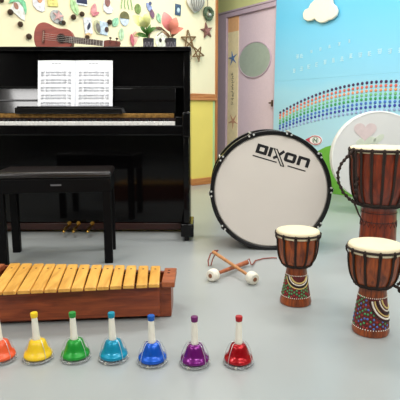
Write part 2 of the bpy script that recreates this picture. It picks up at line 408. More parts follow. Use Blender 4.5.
L0 = .392
for i in range(1, 15):
    x = .33-L0*(1-2**(-i/12)); w_ = .0175+(.33-x)/.248*.0045
    if x > .085: upart(MB().box(x-.0011, x+.0011, -.0056, -.003, -w_, w_), 'fret', mat('fret_silver', (190, 184, 176), .35, .6), fbd)
upart(MB().box(.33, .336, -.0065, .001, -.0178, .0178), 'nut', IVORY, nk)
hs = upart(MB().slab([(.334, -.018), (.352, -.024), (.37, -.027), (.44, -.026), (.447, -.012), (.440, 0), (.447, .012), (.44, .026), (.37, .027), (.352, .024), (.334, .018)], .0, .014), 'headstock', UKD, uk, .002)
for px_, sz in ((.375, 1), (.418, 1), (.375, -1), (.418, -1)):
    tp = MB(); tp.cyl((px_, .002, sz*.014), (px_, -.011, sz*.014), .0035); tp.cyl((px_, .007, sz*.022), (px_, .007, sz*.036), .0025)
    tp.ball((px_, .007, sz*.041), .009, .004, .007); upart(tp, 'tuning_peg', mat('peg_dark', (66, 44, 38), .4, .2), hs)
for j in range(4):
    z0, z1 = -.0195+.013*j, -.012+.008*j
    upart(MB().cyl((-.063, -.010, z0), (.333, -.0072, z1), .0008, seg=6), 'string', mat('string_pale', (190, 176, 164), .5), uk)

# ------------------------------------------------------------------ potted flowers on the lid
def petal(mb, base, tip, width, bend=(0, -.02, 0), n=8, thick=.0012, cup=.25):
    base, tip = Vector(base), Vector(tip); ax = tip-base; L = ax.length; t = ax.normalized()
    side = t.cross(Vector((0, 1, 0)));
    if side.length < .1: side = Vector((1, 0, 0))
    side.normalize(); nrm = side.cross(t)
    rings = []
    for i in range(n+1):
        u = i/n; c = base+ax*u+Vector(bend)*4*u*(1-u); w_ = width*max(.03, (sin(PI*min(1, u*.92+.06)))**.8*(1-.25*u))
        rings.append([c-side*w_-nrm*w_*cup, c-nrm*thick, c+side*w_-nrm*w_*cup, c+nrm*thick])
    mb.ring_surface(rings)
POT = mat('pot_charcoal', (62, 58, 64), .5, var=.55, scale=70)
def pot(parent):
    p = MB().lathe([(.026, 0), (.030, .004), (.034, .05), (.0365, .082), (.038, .088), (.035, .088), (.031, .076), (.001, .075)], 28).build('pot', POT, parent)
    r = MB()
    for j in range(9):
        a = 2*PI*j/9
        r.tube([(.0345*cos(a+b)+0, .0345*sin(a+b), .045+.018*cos(b*9)) for b in [2*PI/9*i/8 for i in range(9)]], .0016, 5)
    r.build('pot_pattern', mat('pot_grey', (140, 136, 142), .6), p)
    MB().lathe([(.031, .074), (.031, .078), (.001, .079)], 20).build('soil', mat('soil', (46, 34, 26), .95, var=.3), parent)
LEAF = mat('leaf_green', (72, 116, 48), .5, var=.25, scale=40); LEAFL = mat('leaf_pale', (150, 168, 96), .5, var=.2)
p1 = thing('potted_flower', 'pale yellow-green flower in a small dark patterned pot on the piano', 'potted plant', (-.340, 3.36, 1.164))
pot(p1)
m_ = MB(); m_.tube([(0, 0, .07), (-.008, 0, .12), (-.014, 0, .175)], .004); m_.tube([(.004, 0, .07), (-.03, 0, .16), (-.06, 0, .19)], .003); m_.build('stem', LEAF, p1)
for b, t_, w_ in (((-.015, -.005, .165), (-.10, -.03, .225), .034), ((-.015, 0, .16), (.004, -.04, .245), .032), ((-.02, -.01, .155), (-.05, -.05, .215), .022)):
    m_ = MB(); petal(m_, b, t_, w_); m_.build('petal', mat('petal_lemon', (236, 238, 160), .55, var=.1), p1)
for b, t_, w_ in (((-.01, 0, .12), (.055, -.01, .158), .016), ((-.01, 0, .12), (-.05, -.02, .165), .014), ((-.006, -.01, .10), (.02, -.04, .17), .014), ((-.006, 0, .1), (-.075, -.02, .115), .016)):
    m_ = MB(); petal(m_, b, t_, w_); m_.build('leaf', LEAF, p1)
p2 = thing('potted_flower', 'large pink flower in a small dark patterned pot near the piano corner', 'potted plant', (-.192, 3.36, 1.164))
pot(p2)
m_ = MB(); m_.tube([(0, 0, .07), (.002, 0, .11), (-.01, 0, .17)], .004); m_.tube([(.004, 0, .07), (.02, 0, .12), (.03, 0, .15)], .0035)
m_.tube([(-.004, 0, .07), (-.03, .0, .125), (-.06, 0, .13), (-.09, 0, .105)], .003); m_.build('stem', mat('stem_brown', (120, 104, 62), .6), p2)
PK = mat('petal_pink', (240, 142, 136), .5, var=.1); SAL = mat('petal_salmon', (216, 130, 108), .5, var=.12)
for b, t_, w_, c in (((.0, -.01, .135), (-.042, -.03, .25), .042, PK), ((.01, -.02, .12), (.038, -.04, .215), .036, SAL), ((.0, -.02, .12), (.085, -.05, .145), .022, SAL)):
    m_ = MB(); petal(m_, b, t_, w_); m_.build('petal', c, p2)
for b, t_, w_ in (((-.004, 0, .10), (-.055, -.02, .13), .012), ((.0, 0, .1), (.05, -.01, .125), .010)):
    m_ = MB(); petal(m_, b, t_, w_); m_.build('leaf', mat('leaf_brownish', (150, 120, 88), .6, var=.2), p2)

# ------------------------------------------------------------------ crafts on the cream wall  (wall coordinates: k metres from the corner, z)
CRAFTS = 'small craft decorations pinned on the cream wall'
def wallthing(name, label, cat, k, z, group=CRAFTS): return thing(name, label, cat, onA(k, z), RA, group)
def piece(parent, name, pts, c, y0=-.012, y1=-.002, rough=.6, var=.32, bevel=.002):
    return MB().slab(pts, y0, y1).build(name, mat('craft_%d_%d_%d' % c, c, rough, var=var, scale=38), parent, bevel)
def leafpts(L, W, rot=0, cx=0, cz=0, n=10):
    up = [(L*(i/n-.5), W*sin(PI*i/n)**.8) for i in range(n+1)]; pts = up+[(x, -z) for x, z in reversed(up[1:-1])]
    return [(cx+x*cos(rot)-z*sin(rot), cz+x*sin(rot)+z*cos(rot)) for x, z in pts]
CONES = [(2.21, 1.562, .024, 'brown pine cone on the cream wall just under the green-rimmed shell card'),
         (2.135, 1.479, .023, 'brown pine cone on the cream wall, middle of the slanting three at far left'),
         (2.071, 1.389, .025, 'lowest brown pine cone on the cream wall, left of the ukulele body'),
         (2.274, 1.644, .022, 'brown pine cone at the top left edge, highest of the slanting line'),
         (1.67, 1.59, .024, 'brown pine cone under the pale green leaf above the ukulele, left of a pair'),
         (1.588, 1.625, .023, 'brown pine cone above the ukulele neck, right and higher of a pair'),
         (1.545, 1.435, .021, 'brown pine cone touching the ukulele neck below the tall white card'),
         (1.317, 1.589, .024, 'brown pine cone over the top right corner of the light blue card'),
         (1.764, 1.533, .021, 'brown pine cone at the lower right of the grey shell plaque')]
def make_cone(r):
    m = MB(); m.ball((0, -r*.9, 0), r*.82, r*.82, r*.9, 14, 10)
    for ring in range(6):
        a = -1.2+ring*.48; n = max(4, int(10*cos(a)))
        for i in range(n):
            t = 2*PI*(i+.5*(ring % 2))/n; d = Vector((cos(a)*cos(t), cos(a)*sin(t), sin(a)))
            c = Vector((0, -r*.9, 0))+d*r*.86
            m.ball(c, r*.2, r*.2, r*.13, 6, 4)
    return m
for k, z, r, lb in CONES:
    o = make_cone(r).build('pine_cone', PINE, loc=onA(k, z), rotz=RA); tag(o, lb, 'pine cone', 'pine cones on the cream wall')

def rect(x0, x1, z0, z1, rot=0, cx=0, cz=0):
    return [((x)*cos(rot)-(z)*sin(rot)+cx, (x)*sin(rot)+(z)*cos(rot)+cz) for x, z in ((x0, z0), (x1, z0), (x1, z1), (x0, z1))]
t = wallthing('shell_card', 'fan-shaped white shell card with mint green rim at top left of wall', 'wall ornament', 2.144, 1.597)
piece(t, 'card', [(-.065, -.01), (-.02, .06), (.03, .06), (.06, -.03), (.05, -.085), (.02, -.075)], (244, 238, 222))
piece(t, 'rim', [(-.075, .03), (-.045, .09), (.02, .10), (.062, .06), (.07, 0), (.058, -.04), (.04, .02), (.01, .055), (-.03, .05)], (126, 200, 150), -.018, -.012)
piece(t, 'figure', ell(.018, .028, 12, -.015, .02, rot=.4), (170, 120, 100), -.017, -.012)
t = wallthing('shell_card', 'white scalloped shell card with orange figure above the ukulele body', 'wall ornament', 1.967, 1.66)
piece(t, 'card', [(-.055, .04), (-.05, -.02), (-.02, -.05), (.02, -.062), (.05, -.045), (.05, .02), (.045, .08), (-.05, .08)], (240, 232, 236))
piece(t, 'figure', ell(.024, .045, 14, .006, .05), (222, 158, 116), -.018, -.012)
t = wallthing('paper_card', 'square yellow paper card near the top edge above the ukulele', 'wall ornament', 1.849, 1.70)
piece(t, 'card', rect(-.045, .045, -.045, .05, .1), (236, 218, 128))
piece(t, 'print', ell(.024, .02, 12, 0, .02), (222, 180, 110), -.015, -.012)
t = wallthing('shell_plaque', 'grey oval shell plaque with pinkish starfish above the ukulele waist', 'wall ornament', 1.811, 1.577)
piece(t, 'plaque', ell(.06, .055, 20, -.005, 0, rot=-.5), (176, 176, 172))
piece(t, 'starfish', star_pts(.055, 5, .35, 1.4, .005, .005), (206, 160, 156), -.020, -.012)
piece(t, 'stone', ell(.03, .016, 12, .035, -.045), (70, 76, 72), -.024, -.010)
t = wallthing('paper_leaf', 'pale green paper leaf hanging above the pair of pine cones', 'wall ornament', 1.651, 1.679)
piece(t, 'leaf', leafpts(.15, .034, -1.2), (186, 220, 160)); piece(t, 'vein', leafpts(.13, .004, -1.2), (150, 190, 120), -.014, -.012)
t = wallthing('photo_frame', 'navy photo frame with white lower border at the top above the ukulele neck', 'photo frame', 1.582, 1.755)
piece(t, 'border', rect(-.055, .055, -.055, .05), (226, 228, 232)); piece(t, 'picture', rect(-.05, .05, -.04, .046), (40, 46, 78), -.015, -.012)
t = wallthing('paper_flower', 'slim rose pink paper flower on the cream wall above the white card', 'wall ornament', 1.465, 1.678)
piece(t, 'petal', leafpts(.12, .028, 1.35), (222, 150, 152)); piece(t, 'petal', leafpts(.07, .014, .5, .02, -.03), (206, 120, 130), -.016, -.012)
piece(t, 'petal', leafpts(.06, .016, 2.5, -.012, -.035), (214, 138, 140), -.015, -.011)
t = wallthing('picture_card', 'tall white card with dark standing figure, directly above the ukulele neck', 'wall ornament', 1.529, 1.544)
piece(t, 'card', rect(-.038, .038, -.075, .06, .08), (226, 228, 232)); piece(t, 'picture', leafpts(.075, .014, 1.2, .006, -.012), (52, 54, 72), -.016, -.012)
piece(t, 'base', ell(.026, .016, 12, 0, -.085), (226, 190, 140), -.02, -.002)
t = wallthing('oval_frame', 'oval olive frame with dark picture beside the light blue card', 'photo frame', 1.434, 1.535)
piece(t, 'rim', ell(.036, .062, 20, rot=.2), (188, 186, 150)); piece(t, 'picture', ell(.022, .042, 18, .004, -.006, rot=.2), (120, 116, 110), -.016, -.012)
t = wallthing('picture_card', 'light blue card with brown head shape, above the ukulele headstock', 'wall ornament', 1.371, 1.535)
piece(t, 'card', rect(-.045, .04, -.06, .055, -.08), (196, 212, 226)); piece(t, 'picture', ell(.02, .024, 12, .025, -.012), (78, 56, 50), -.018, -.012)
t = wallthing('shell_card', 'white shell card with a brown oval head at the top centre of the wall', 'wall ornament', 1.328, 1.731)
piece(t, 'card', [(-.045, -.01), (-.04, -.045), (.0, -.07), (.045, -.055), (.06, -.02), (.03, .0), (.03, .06), (-.03, .06)], (236, 232, 232))
piece(t, 'head', ell(.026, .04, 14, -.002, .03), (148, 100, 92), -.02, -.012)
t = wallthing('paper_leaf', 'mint green paper leaf between the light blue card and the round brown one', 'wall ornament', 1.25, 1.60)
piece(t, 'leaf', leafpts(.10, .032, 1.0), (160, 212, 176)); piece(t, 'vein', leafpts(.09, .004, 1.0), (120, 180, 140), -.014, -.012)
t = wallthing('round_plaque', 'round plaque with brown-green top and pale blue bottom left of yellow flower', 'wall ornament', 1.153, 1.639)
piece(t, 'plaque', ell(.048, .062, 22), (206, 216, 232)); piece(t, 'landscape', ell(.05, .05, 14, 0, .016, -.3, PI+.3), (112, 106, 66), -.018, -.012)
t = wallthing('paper_leaf', 'pale mint paper leaf low behind the pink flower and ukulele headstock', 'wall ornament', 1.189, 1.50)
piece(t, 'leaf', leafpts(.12, .03, 1.5), (190, 216, 178)); piece(t, 'vein', leafpts(.1, .004, 1.5), (150, 190, 140), -.014, -.012)
t = wallthing('paper_leaf', 'olive green oval paper leaf at the top above the yellow flower', 'wall ornament', 1.002, 1.748)
piece(t, 'leaf', ell(.034, .046, 18), (130, 152, 86)); piece(t, 'vein', leafpts(.08, .004, 1.4), (96, 120, 60), -.014, -.012)
t = wallthing('paper_bird', 'blue-grey and purple paper bird at the top, above the flower pots', 'wall ornament', .865, 1.766)
piece(t, 'wing', leafpts(.11, .028, -.9, -.005, .01), (150, 162, 200)); piece(t, 'tail', leafpts(.09, .026, -1.3, .022, -.045), (128, 92, 112), -.017, -.011)
piece(t, 'head', ell(.016, .016, 10, .0, .05), (90, 96, 130), -.02, -.012)
t = wallthing('paper_leaf', 'mint green paper leaf beside the upright pink petal', 'wall ornament', .76, 1.695)
piece(t, 'leaf', leafpts(.10, .03, 1.9), (168, 208, 170)); piece(t, 'vein', leafpts(.09, .004, 1.9), (130, 180, 140), -.014, -.012)
t = wallthing('paper_flower', 'rose and peach paper flower low on the wall left of the yellow flower pot', 'wall ornament', 1.059, 1.475)
piece(t, 'petal', leafpts(.15, .034, 1.3, .01, 0), (232, 172, 156)); piece(t, 'petal', leafpts(.12, .02, 1.75, -.018, -.02), (196, 100, 112), -.018, -.011)
piece(t, 'petal', leafpts(.1, .02, .4, .05, .04), (190, 170, 110), -.016, -.010)
t = wallthing('twig_wreath', 'brown twig arch hung low on the wall behind the two pots', 'wreath', .769, 1.50)
TW = mat('twig_brown', (112, 84, 66), .8, var=.3, scale=80)
for j in range(4):
    m_ = MB(); m_.tube([(.12*cos(a)+random.uniform(-.008, .008), -.014-.006*random.random(), .10*sin(a)+random.uniform(-.008, .008)) for a in [-.3+(PI+.6)*i/14 for i in range(15)]], .006, 6); m_.build('twig', TW, t)
t = wallthing('white_mask', 'small white mask with two dark eye spots under the twig arch', 'wall ornament', .735, 1.495)
piece(t, 'face', ell(.075, .085, 22, 0, -.01), (232, 226, 206), -.008, -.002)
for x in (-.012, .055): piece(t, 'eye', ell(.017, .02, 14, x, -.008), (46, 36, 34), -.011, -.008)
t = wallthing('photo_frame', 'small dark blue frame with pale picture right of the pink flower', 'photo frame', .525, 1.80)
piece(t, 'frame', rect(-.035, .035, -.05, .055, -.06), (70, 92, 116)); piece(t, 'picture', ell(.018, .026, 14, 0, -.004), (186, 206, 214), -.016, -.012)
# fluted grey shell, cut by the top of the view
t = wallthing('fluted_shell', 'large grey-white fluted shell at the top right of the cream wall', 'shell', .31, 1.91)
m_ = MB(); rings = []
for i in range(9):
    a = i/8; row = []
    for j in range(24):
        b = 2*PI*j/24; rr = (1+.05*cos(b*8))*sin(PI*(.03+.94*a))
        row.append((.115*rr*cos(b)+.03*(a-.5), -.03-.028*rr*sin(b), -.115+.24*a))
    rings.append(row)
m_.ring_surface(rings); m_.build('shell', mat('shell_grey', (206, 202, 190), .5, var=.15, scale=20), t)
for j in range(6):
    x = -.085+j*.034; m_ = MB(); m_.tube([(x*.35-.012, -.052, -.10), (x*.9-.005, -.064, -.03), (x, -.062, .04), (x*.8+.012, -.05, .10)], .005, 6); m_.build('flute', mat('shell_dark', (132, 130, 122), .6), t)
t = wallthing('green_wreath', 'little green wreath with silver bell hung on a string near the door', 'wreath', .133, 1.812)
for j in range(3):
    m_ = MB(); m_.tube([((.05+.008*cos(7*a+j*2))*cos(a), -.025+.012*sin(5*a+j*2), (.055+.008*sin(6*a+j))*sin(a)) for a in [2*PI*i/36 for i in range(36)]], .014, 6, True)
    m_.build('foliage_ring', mat('wreath_green', (84, 102, 78), .8, var=.45, scale=60), t)
m_ = MB(); m_.ball((.012, -.03, -.012), .02); m_.build('bell', mat('bell_silver', (206, 208, 200), .3, .5), t)
m_ = MB(); m_.cyl((0, -.012, .055), (0, -.006, .24), .003, seg=6); m_.build('string', TW, t)
t = wallthing('star_ornament', 'brownish pink star hung below the green wreath beside the door', 'star ornament', .147, 1.638)
piece(t, 'star', star_pts(.085, 5, .42, PI/2+.2), (122, 82, 70), -.02, -.004); piece(t, 'inset', star_pts(.05, 5, .45, PI/2+.2, .008), (160, 108, 100), -.025, -.02)
m_ = MB(); m_.cyl((-.01, -.012, .08), (-.004, -.012, .096), .0025, seg=6); m_.build('string', TW, t)
STB = mat('twig_star_tan', (124, 96, 62), .8, var=.3, scale=60)
for k, z, r, rot, lb in ((.395, 1.52, .10, PI/2+.1, 'tan twig star standing above the right corner of the piano'), (.295, 1.39, .08, PI/2-.5, 'brown twig star hanging lower beside the piano corner')):
    t = wallthing('twig_star', lb, 'star ornament', k, z)
    if k < .35: t.location = onA(k, z, .03)
    P5 = [(r*cos(rot+2*PI*i/5), r*sin(rot+2*PI*i/5)) for i in range(5)]
    for i in range(5):
        a, b = P5[i], P5[(i+2) % 5]
        m_ = MB(); m_.cyl((a[0], -.014-.004*(i % 3), a[1]), (b[0], -.014-.004*((i+1) % 3), b[1]), .008, .006, 8); m_.build('twig', STB, t)
t = wallthing('ribbon_bunch', 'thin green ribbons dangling from the top of the wall above round plaque', 'ribbon', 1.116, 1.80)
for j in range(4):
    x = -.06+j*.035; m_ = MB(); m_.tube([(x+.006*sin(i*.9+j), -.008, .06-.022*i) for i in range(7)], .004, 6); m_.build('ribbon', mat('ribbon_green', (146, 184, 122), .6, var=.2), t)

# ------------------------------------------------------------------ bass drum
DR = .334
bd = thing('bass_drum', 'large bass drum with white head and black hoop standing upright on the floor', 'bass drum', (.394, 2.715, 0), math.radians(-2))
DM = Matrix.Translation((0, 0, DR+.001)) @ Matrix.Rotation(PI/2, 4, 'X')
def dpart(mb, name, m, parent=bd, bevel=0):
    mb.bm.transform(Matrix.Translation((0, 0, DR+.001))); return mb.build(name, m, parent, bevel)
DBLK = mat('drum_black', (16, 15, 16), .28, var=.2)
def lat(prof): return MB().lathe(prof, 72, Matrix.Rotation(PI/2, 4, 'X'), False)
dpart(MB().lathe([(.313, -.25), (.313, 0)], 72, Matrix.Rotation(PI/2, 4, 'X')), 'shell', DBLK)
for a, nm in ((0.0, 'hoop'), (-.275, 'hoop')):
    hm = MB(); R = [(.3155, a+.025), (.337, a+.025), (.337, a-.022), (.3155, a-.022)]
    hm.ring_surface([[Vector((r*cos(2*PI*i/72), -zz, r*sin(2*PI*i/72))) for i in range(72)] for r, zz in R], False, True)
    dpart(hm, nm, DBLK, bevel=.003)
hd = dpart(MB().lathe([(.3155, 0), (.3155, .012), (.309, .018), (0, .0185)], 72, Matrix.Rotation(PI/2, 4, 'X')), 'drumhead', mat('bass_head', (222, 214, 204), .55, var=.015, scale=4))
dpart(MB().lathe([(.3155, -.27), (.3155, -.28), (0, -.285)], 72, Matrix.Rotation(PI/2, 4, 'X')), 'drumhead', mat('bass_head', (228, 219, 210)))
for i in range(10):
    a = math.radians(36*i+2)
    c, s_ = cos(a), sin(a)
    def pt(r, y, t=0): r -= .005; return (r*c-t*s_, y, r*s_+t*c)
    m_ = MB()
    for t_ in (-.006,):
        m_.hexa([pt(.322, -.036, -.013), pt(.344, -.036, -.013), pt(.344, -.036, .013), pt(.322, -.036, .013), pt(.322, -.025, -.013), pt(.344, -.025, -.013), pt(.344, -.025, .013), pt(.322, -.025, .013)])
        m_.hexa([pt(.342, -.036, -.011), pt(.347, -.034, -.011), pt(.347, -.034, .011), pt(.342, -.036, .011), pt(.342, .03, -.009), pt(.347, .03, -.009), pt(.347, .03, .009), pt(.342, .03, .009)])
    if s_ < -.95: continue
    cl_ = dpart(m_, 'claw', DBLK, bevel=.002)
    m_ = MB(); 
    for t_ in (-.013, .013): m_.cyl(pt(.335, -.034, t_), pt(.335, -.046, t_), .0055, .0048, 10)
    m_.cyl(pt(.349, -.02, 0), pt(.349, .12, 0), .004, seg=8)
    dpart(m_, 'tension_rod', mat('rod_silver', (214, 214, 210), .35, .3), cl_)
    dpart(MB().box(-.011, .011, 0, .05, -.006, .012, Matrix.Translation((.32*c, .10, .32*s_)) @ Matrix.Rotation(-a+PI/2, 4, 'Y')), 'lug', CHROME, bevel=.002)
LT = Matrix.Translation((-.090, 0, .218)) @ Matrix.Rotation(math.radians(16.4), 4, 'Y') @ Matrix.Scale(.00574, 4)
def lettering(name, quads, strokes=()):
    m_ = MB()
    for qd in quads: m_.slab(qd, -.15, .2)
    for p, q, w_ in strokes: m_.stroke(p, q, w_, -.15, .2)
    m_.bm.transform(LT); m_.bm.transform(Matrix.Translation((0, -.0185, 0)))
    return dpart(m_, name, mat('logo_black', (22, 20, 22), .5), hd)
def R_(x0, x1, z0, z1): return [(x0, z0), (x1, z0), (x1, z1), (x0, z1)]
lettering('letter', [R_(0, 3.2, 0, 9), R_(3.2, 8, 0, 2.6), R_(3.2, 8, 6.4, 9), [(7.8, 0), (10.2, 0), (11, .8), (11, 8.2), (10.2, 9), (7.8, 9)]])
lettering('letter', [R_(12.2, 15.4, 0, 9)])
lettering('letter', [], [((15.9, 9), (27.6, -5.6), 1.1), ((19.0, 9), (30.4, -5.4), 1.1), ((15.7, 8.6), (19.3, 8.6), .8), ((27.4, -5.2), (30.6, -5.2), .8),
                         ((26.4, 8.9), (22.6, 4.2), 2.6), ((21.4, 2.4), (18.0, -.3), 2.6)])
lettering('letter', [[(28, 1.4), (29.4, 0), (31.2, 0), (31.2, 9), (29.4, 9), (28, 7.6)], R_(31.2, 36.2, 0, 2.6), R_(31.2, 36.2, 6.4, 9), [(36.2, 0), (38, 0), (39.4, 1.4), (39.4, 7.6), (38, 9), (36.2, 9)]])
lettering('letter', [R_(41, 44.2, 0, 9), R_(44.2, 50, 6.4, 9), [(49.6, 0), (52.8, 0), (52.8, 7.6), (51.4, 9), (49.6, 9)]])
lettering('underline', [R_(-1.5, 22.6, -3.9, -2.8)]); lettering('underline', [R_(33.5, 51.6, -4.1, -3.0)])

# ------------------------------------------------------------------ djembes
DW = wood('djembe_wood', (92, 36, 9), (172, 80, 20), .34, (10, 10, 1.6), 7, .15)
DWD = wood('djembe_wood_dark', (84, 27, 8), (144, 52, 16), .32, (10, 10, 1.6), 6, .2)
def prof_r(prof, z):
    for (r0, z0), (r1, z1) in zip(prof, prof[1:]):
        if z0 <= z <= z1: return r0+(r1-r0)*(z-z0)/(z1-z0) if z1 > z0 else r0
    return prof[-1][0]
def djembe(label, loc, foot, bowl, nrope, rope_r, Wd, rotz=0):
    d = thing('djembe', label, 'djembe', loc, rotz, 'djembe drums')
    prof = foot+bowl; rt, zt = bowl[-1]
    MB().lathe(prof, 48, ends=True).build('shell', Wd, d, ang=50)
    # skin folds over the edge and hangs a little below the top ring
    MB().lathe([(rt+.0025, zt-.021), (rt+.005, zt-.010), (rt+.005, zt+.0), (rt+.002, zt+.005), (rt-.006, zt+.008), (rt*.5, zt+.0088), (.001, zt+.009)], 48).build('drumhead', SKIN, d, ang=60)
    rr = rope_r
    m_ = MB(); m_.tube([((rt+.006)*cos(a), (rt+.006)*sin(a), zt-.0085) for a in [2*PI*i/48 for i in range(48)]], rr*1.15, 8, True); m_.build('top_ring', ROPE, d)
    zb, rb = bowl[1][1], bowl[1][0]
    for dz in (0, rr*1.7):
        r = prof_r(prof, zb+dz); m_ = MB(); m_.tube([((r+rr*.7)*cos(a), (r+rr*.7)*sin(a), zb+dz+.001*sin(a*12)) for a in [2*PI*i/72 for i in range(72)]], rr*1.1, 8, True); m_.build('bottom_ring', ROPE, d)
    for i in range(nrope):
        a = 2*PI*(i+.5)/nrope; da = .028*(.1/rt)**.5
        for s_ in (-1, 1):
            pts = []
            for j in range(12):
                z = zt-.008+(zb+.004-zt+.008)*j/11
                r = max(prof_r(prof, z)+rr*.8, (rt+.009) if j < 2 else 0); aa = a+s_*da*(1 if j < 3 else .75)
                pts.append((r*cos(aa), r*sin(aa), z))
            m_ = MB(); m_.tube(pts, rr*.72, 6); m_.build('rope', ROPE, d)
        m_ = MB(); m_.ball(((rt+.0075)*cos(a), (rt+.0075)*sin(a), zt-.0085), rr*1.5, rr*1.5, rr*2, 8, 6); m_.build('knot', ROPE, d)
    return d, prof
def on_foot(prof, a, z, off=.0012):
    r = prof_r(prof, z)+off; return (r*cos(a), r*sin(a), z)
def paint_band(d, prof, z0, z1, c, name='painted_band'):
    zs = [z0+(z1-z0)*i/6 for i in range(7)]
    return MB().lathe([(prof_r(prof, z0)-.001, z0)]+[(prof_r(prof, z)+.0006, z) for z in zs]+[(prof_r(prof, z1)-.001, z1)], 40, ends=False).build(name, c, d)
def dots(parent, prof, pts, r, c, nm):
    m_ = MB()
    for a, z in pts: m_.ball(on_foot(prof, a, z, .0008 if r < .004 else -.0028), r, r, r, 6 if r < .004 else 8, 4 if r < .004 else 6)
    return m_.build(nm, c, parent)
WD = mat('dot_white', (236, 230, 216), .5); RD = mat('dot_red', (160, 40, 34), .5); BL = mat('dot_blue', (66, 62, 130), .5); GN = mat('dot_green', (74, 118, 74), .5); YL = mat('dot_yellow', (214, 190, 120), .5)
BAND = mat('band_maroon', (96, 32, 30), .5, var=.35, scale=90); BAND2 = mat('band_black', (36, 24, 26), .5)
def foot_art(d, prof, z0, z1, a_c, z_c, radii, spread, mid):
    """painted band with dotted borders, one fan of concentric arcs and a scatter of dots"""
    b = paint_band(d, prof, z0, z1, BAND)
    n = 44
    for z in (z0, z1): dots(b, prof, [(2*PI*i/n, z) for i in range(n)], .0021, WD, 'dot_border')
    rf = prof_r(prof, (z0+z1)/2)
    sc = [(a, z) for a in [2*PI*i/34 for i in range(30)] for z in [z0+(z1-z0)*(j+.6+.25*(-1)**round(a*15/PI))/7 for j in range(7)]]
    random.shuffle(sc)
    cols = [RD, BL, GN] if mid else [GN, RD, GN]
    def inside(a, z):
        x = ((a-a_c+PI) % (2*PI)-PI)*rf; return math.hypot(x, z-z_c) < radii[-1]+.003
    sc = [p for p in sc if not inside(*p)]
    for q, c in enumerate(cols): dots(b, prof, sc[q::3], .0052, c, 'painted_dots')
    for q, r in enumerate(radii):
        pts = []
        for i in range(25):
            t = -PI+spread[0]+(PI-spread[0]-spread[1])*i/24
            x, z = r*cos(t), z_c+r*sin(t)
            if z0+.001 < z < z1-.001: pts.append(on_foot(prof, a_c+x/rf, z, .001))
        if len(pts) > 3:
            m_ = MB(); m_.tube(pts, .0024 if q % 2 else .0032, 6); m_.build('painted_arc', WD if q % 3 == 1 else (YL if q % 3 == 0 else BAND2), b)

footS = [(.056, 0), (.062, .002), (.064, .010), (.058, .035), (.050, .075), (.044, .110), (.0405, .144)]
bowlS = [(.0405, .154), (.051, .161), (.061, .171), (.071, .190), (.077, .216), (.080, .246), (.081, .298)]
dS, pS = djembe('smallest djembe, standing in front of the bass drum hoop', (.390, 1.904, 0), footS, bowlS, 11, .0036, DW, .15)
foot_art(dS, pS, .036, .124, -PI/2-.05, .140, (.044, .052, .059, .066), (.1, .1), False)
footM = [(.057, 0), (.0615, .002), (.064, .012), (.060, .04), (.054, .085), (.049, .125), (.0462, .158)]
bowlM = [(.0465, .168), (.056, .175), (.066, .186), (.076, .208), (.082, .234), (.0855, .262), (.0868, .314)]
dM, pM = djembe('medium djembe with dark maroon foot painted in dots and arcs, beneath the largest one', (.602, 1.630, 0), footM, bowlM, 12, .0038, DW, .1)
foot_art(dM, pM, .028, .138, -PI/2+1.0, .140, (.042, .052, .061, .070, .079, .088), (.02, .02), True)
m_ = MB(); m_.tube([(.062, -.03, .176), (.082, -.034, .166), (.094, -.03, .172), (.088, -.03, .188), (.072, -.03, .18)], .0055, 8)
for p in ((.082, -.034, .160), (.094, -.031, .172), (.088, -.03, .187)): m_.ball(p, .009)
m_.build('rope_knot', ROPE, dM)
footL = [(.082, 0), (.094, .004), (.096, .02), (.094, .06), (.092, .14), (.090, .20), (.087, .272)]
bowlL = [(.088, .285), (.106, .299), (.122, .322), (.137, .36), (.147, .41), (.153, .47), (.157, .59)]
dL, pL = djembe('tallest djembe, with a dangling knotted rope handle at its side', (.930, 2.50, 0), footL, bowlL, 18, .0058, DWD, .05)
for z in (.215, .262):
    m_ = MB(); r = prof_r(pL, z); m_.tube([((r+.0005)*cos(a), (r+.0005)*sin(a), z) for a in [2*PI*i/48 for i in range(48)]], .0022, 6, True); m_.build('carved_line', mat('carve_dark', (62, 20, 14), .5), dL)
m_ = MB(); pts = []
for i in range(40):
    a = 2*PI*i/40; z = .19+.03*(i % 2); pts.append(on_foot(pL, a, z, .0))
m_.tube(pts, .0028, 6, True); m_.build('carved_zigzag', mat('carve_dark', (62, 20, 14)), dL)
hpts = [(-.148, -.03, .585), (-.172, -.04, .548), (-.192, -.045, .515), (-.203, -.045, .47), (-.196, -.045, .42), (-.176, -.045, .37), (-.150, -.042, .335), (-.122, -.04, .31)]
m_ = MB(); hpts = [(x-.014-.026*sin(PI*i/7), y, z) for i, (x, y, z) in enumerate(hpts)]; m_.tube(hpts, .006, 8)
for i in range(len(hpts)-1):
    for f in (.0, .5):
        p = Vector(hpts[i]).lerp(Vector(hpts[i+1]), f); m_.ball(p, .0095, .0095, .0095, 8, 6)
m_.build('rope_handle', ROPE, dL)
m_ = MB(); m_.tube([(-.162, -.045, .335), (-.15, -.07, .30), (-.138, -.08, .265), (-.120, -.085, .235)], [.0045, .0045, .004, .003], 8); m_.build('rope_tail', ROPE, dL)
for x, zt_, zb_ in ((-.150, .575, .33),):
    m_ = MB(); m_.tube([(x-.010, -.055, zt_), (x-.006, -.06, .47), (x+.004, -.055, .40), (x+.012, -.05, zb_)], .006, 8)
    for z in (.44, .41, .38, .35): m_.ball((x+.002, -.056, z), .011)
    m_.build('loose_rope', ROPE, dL)

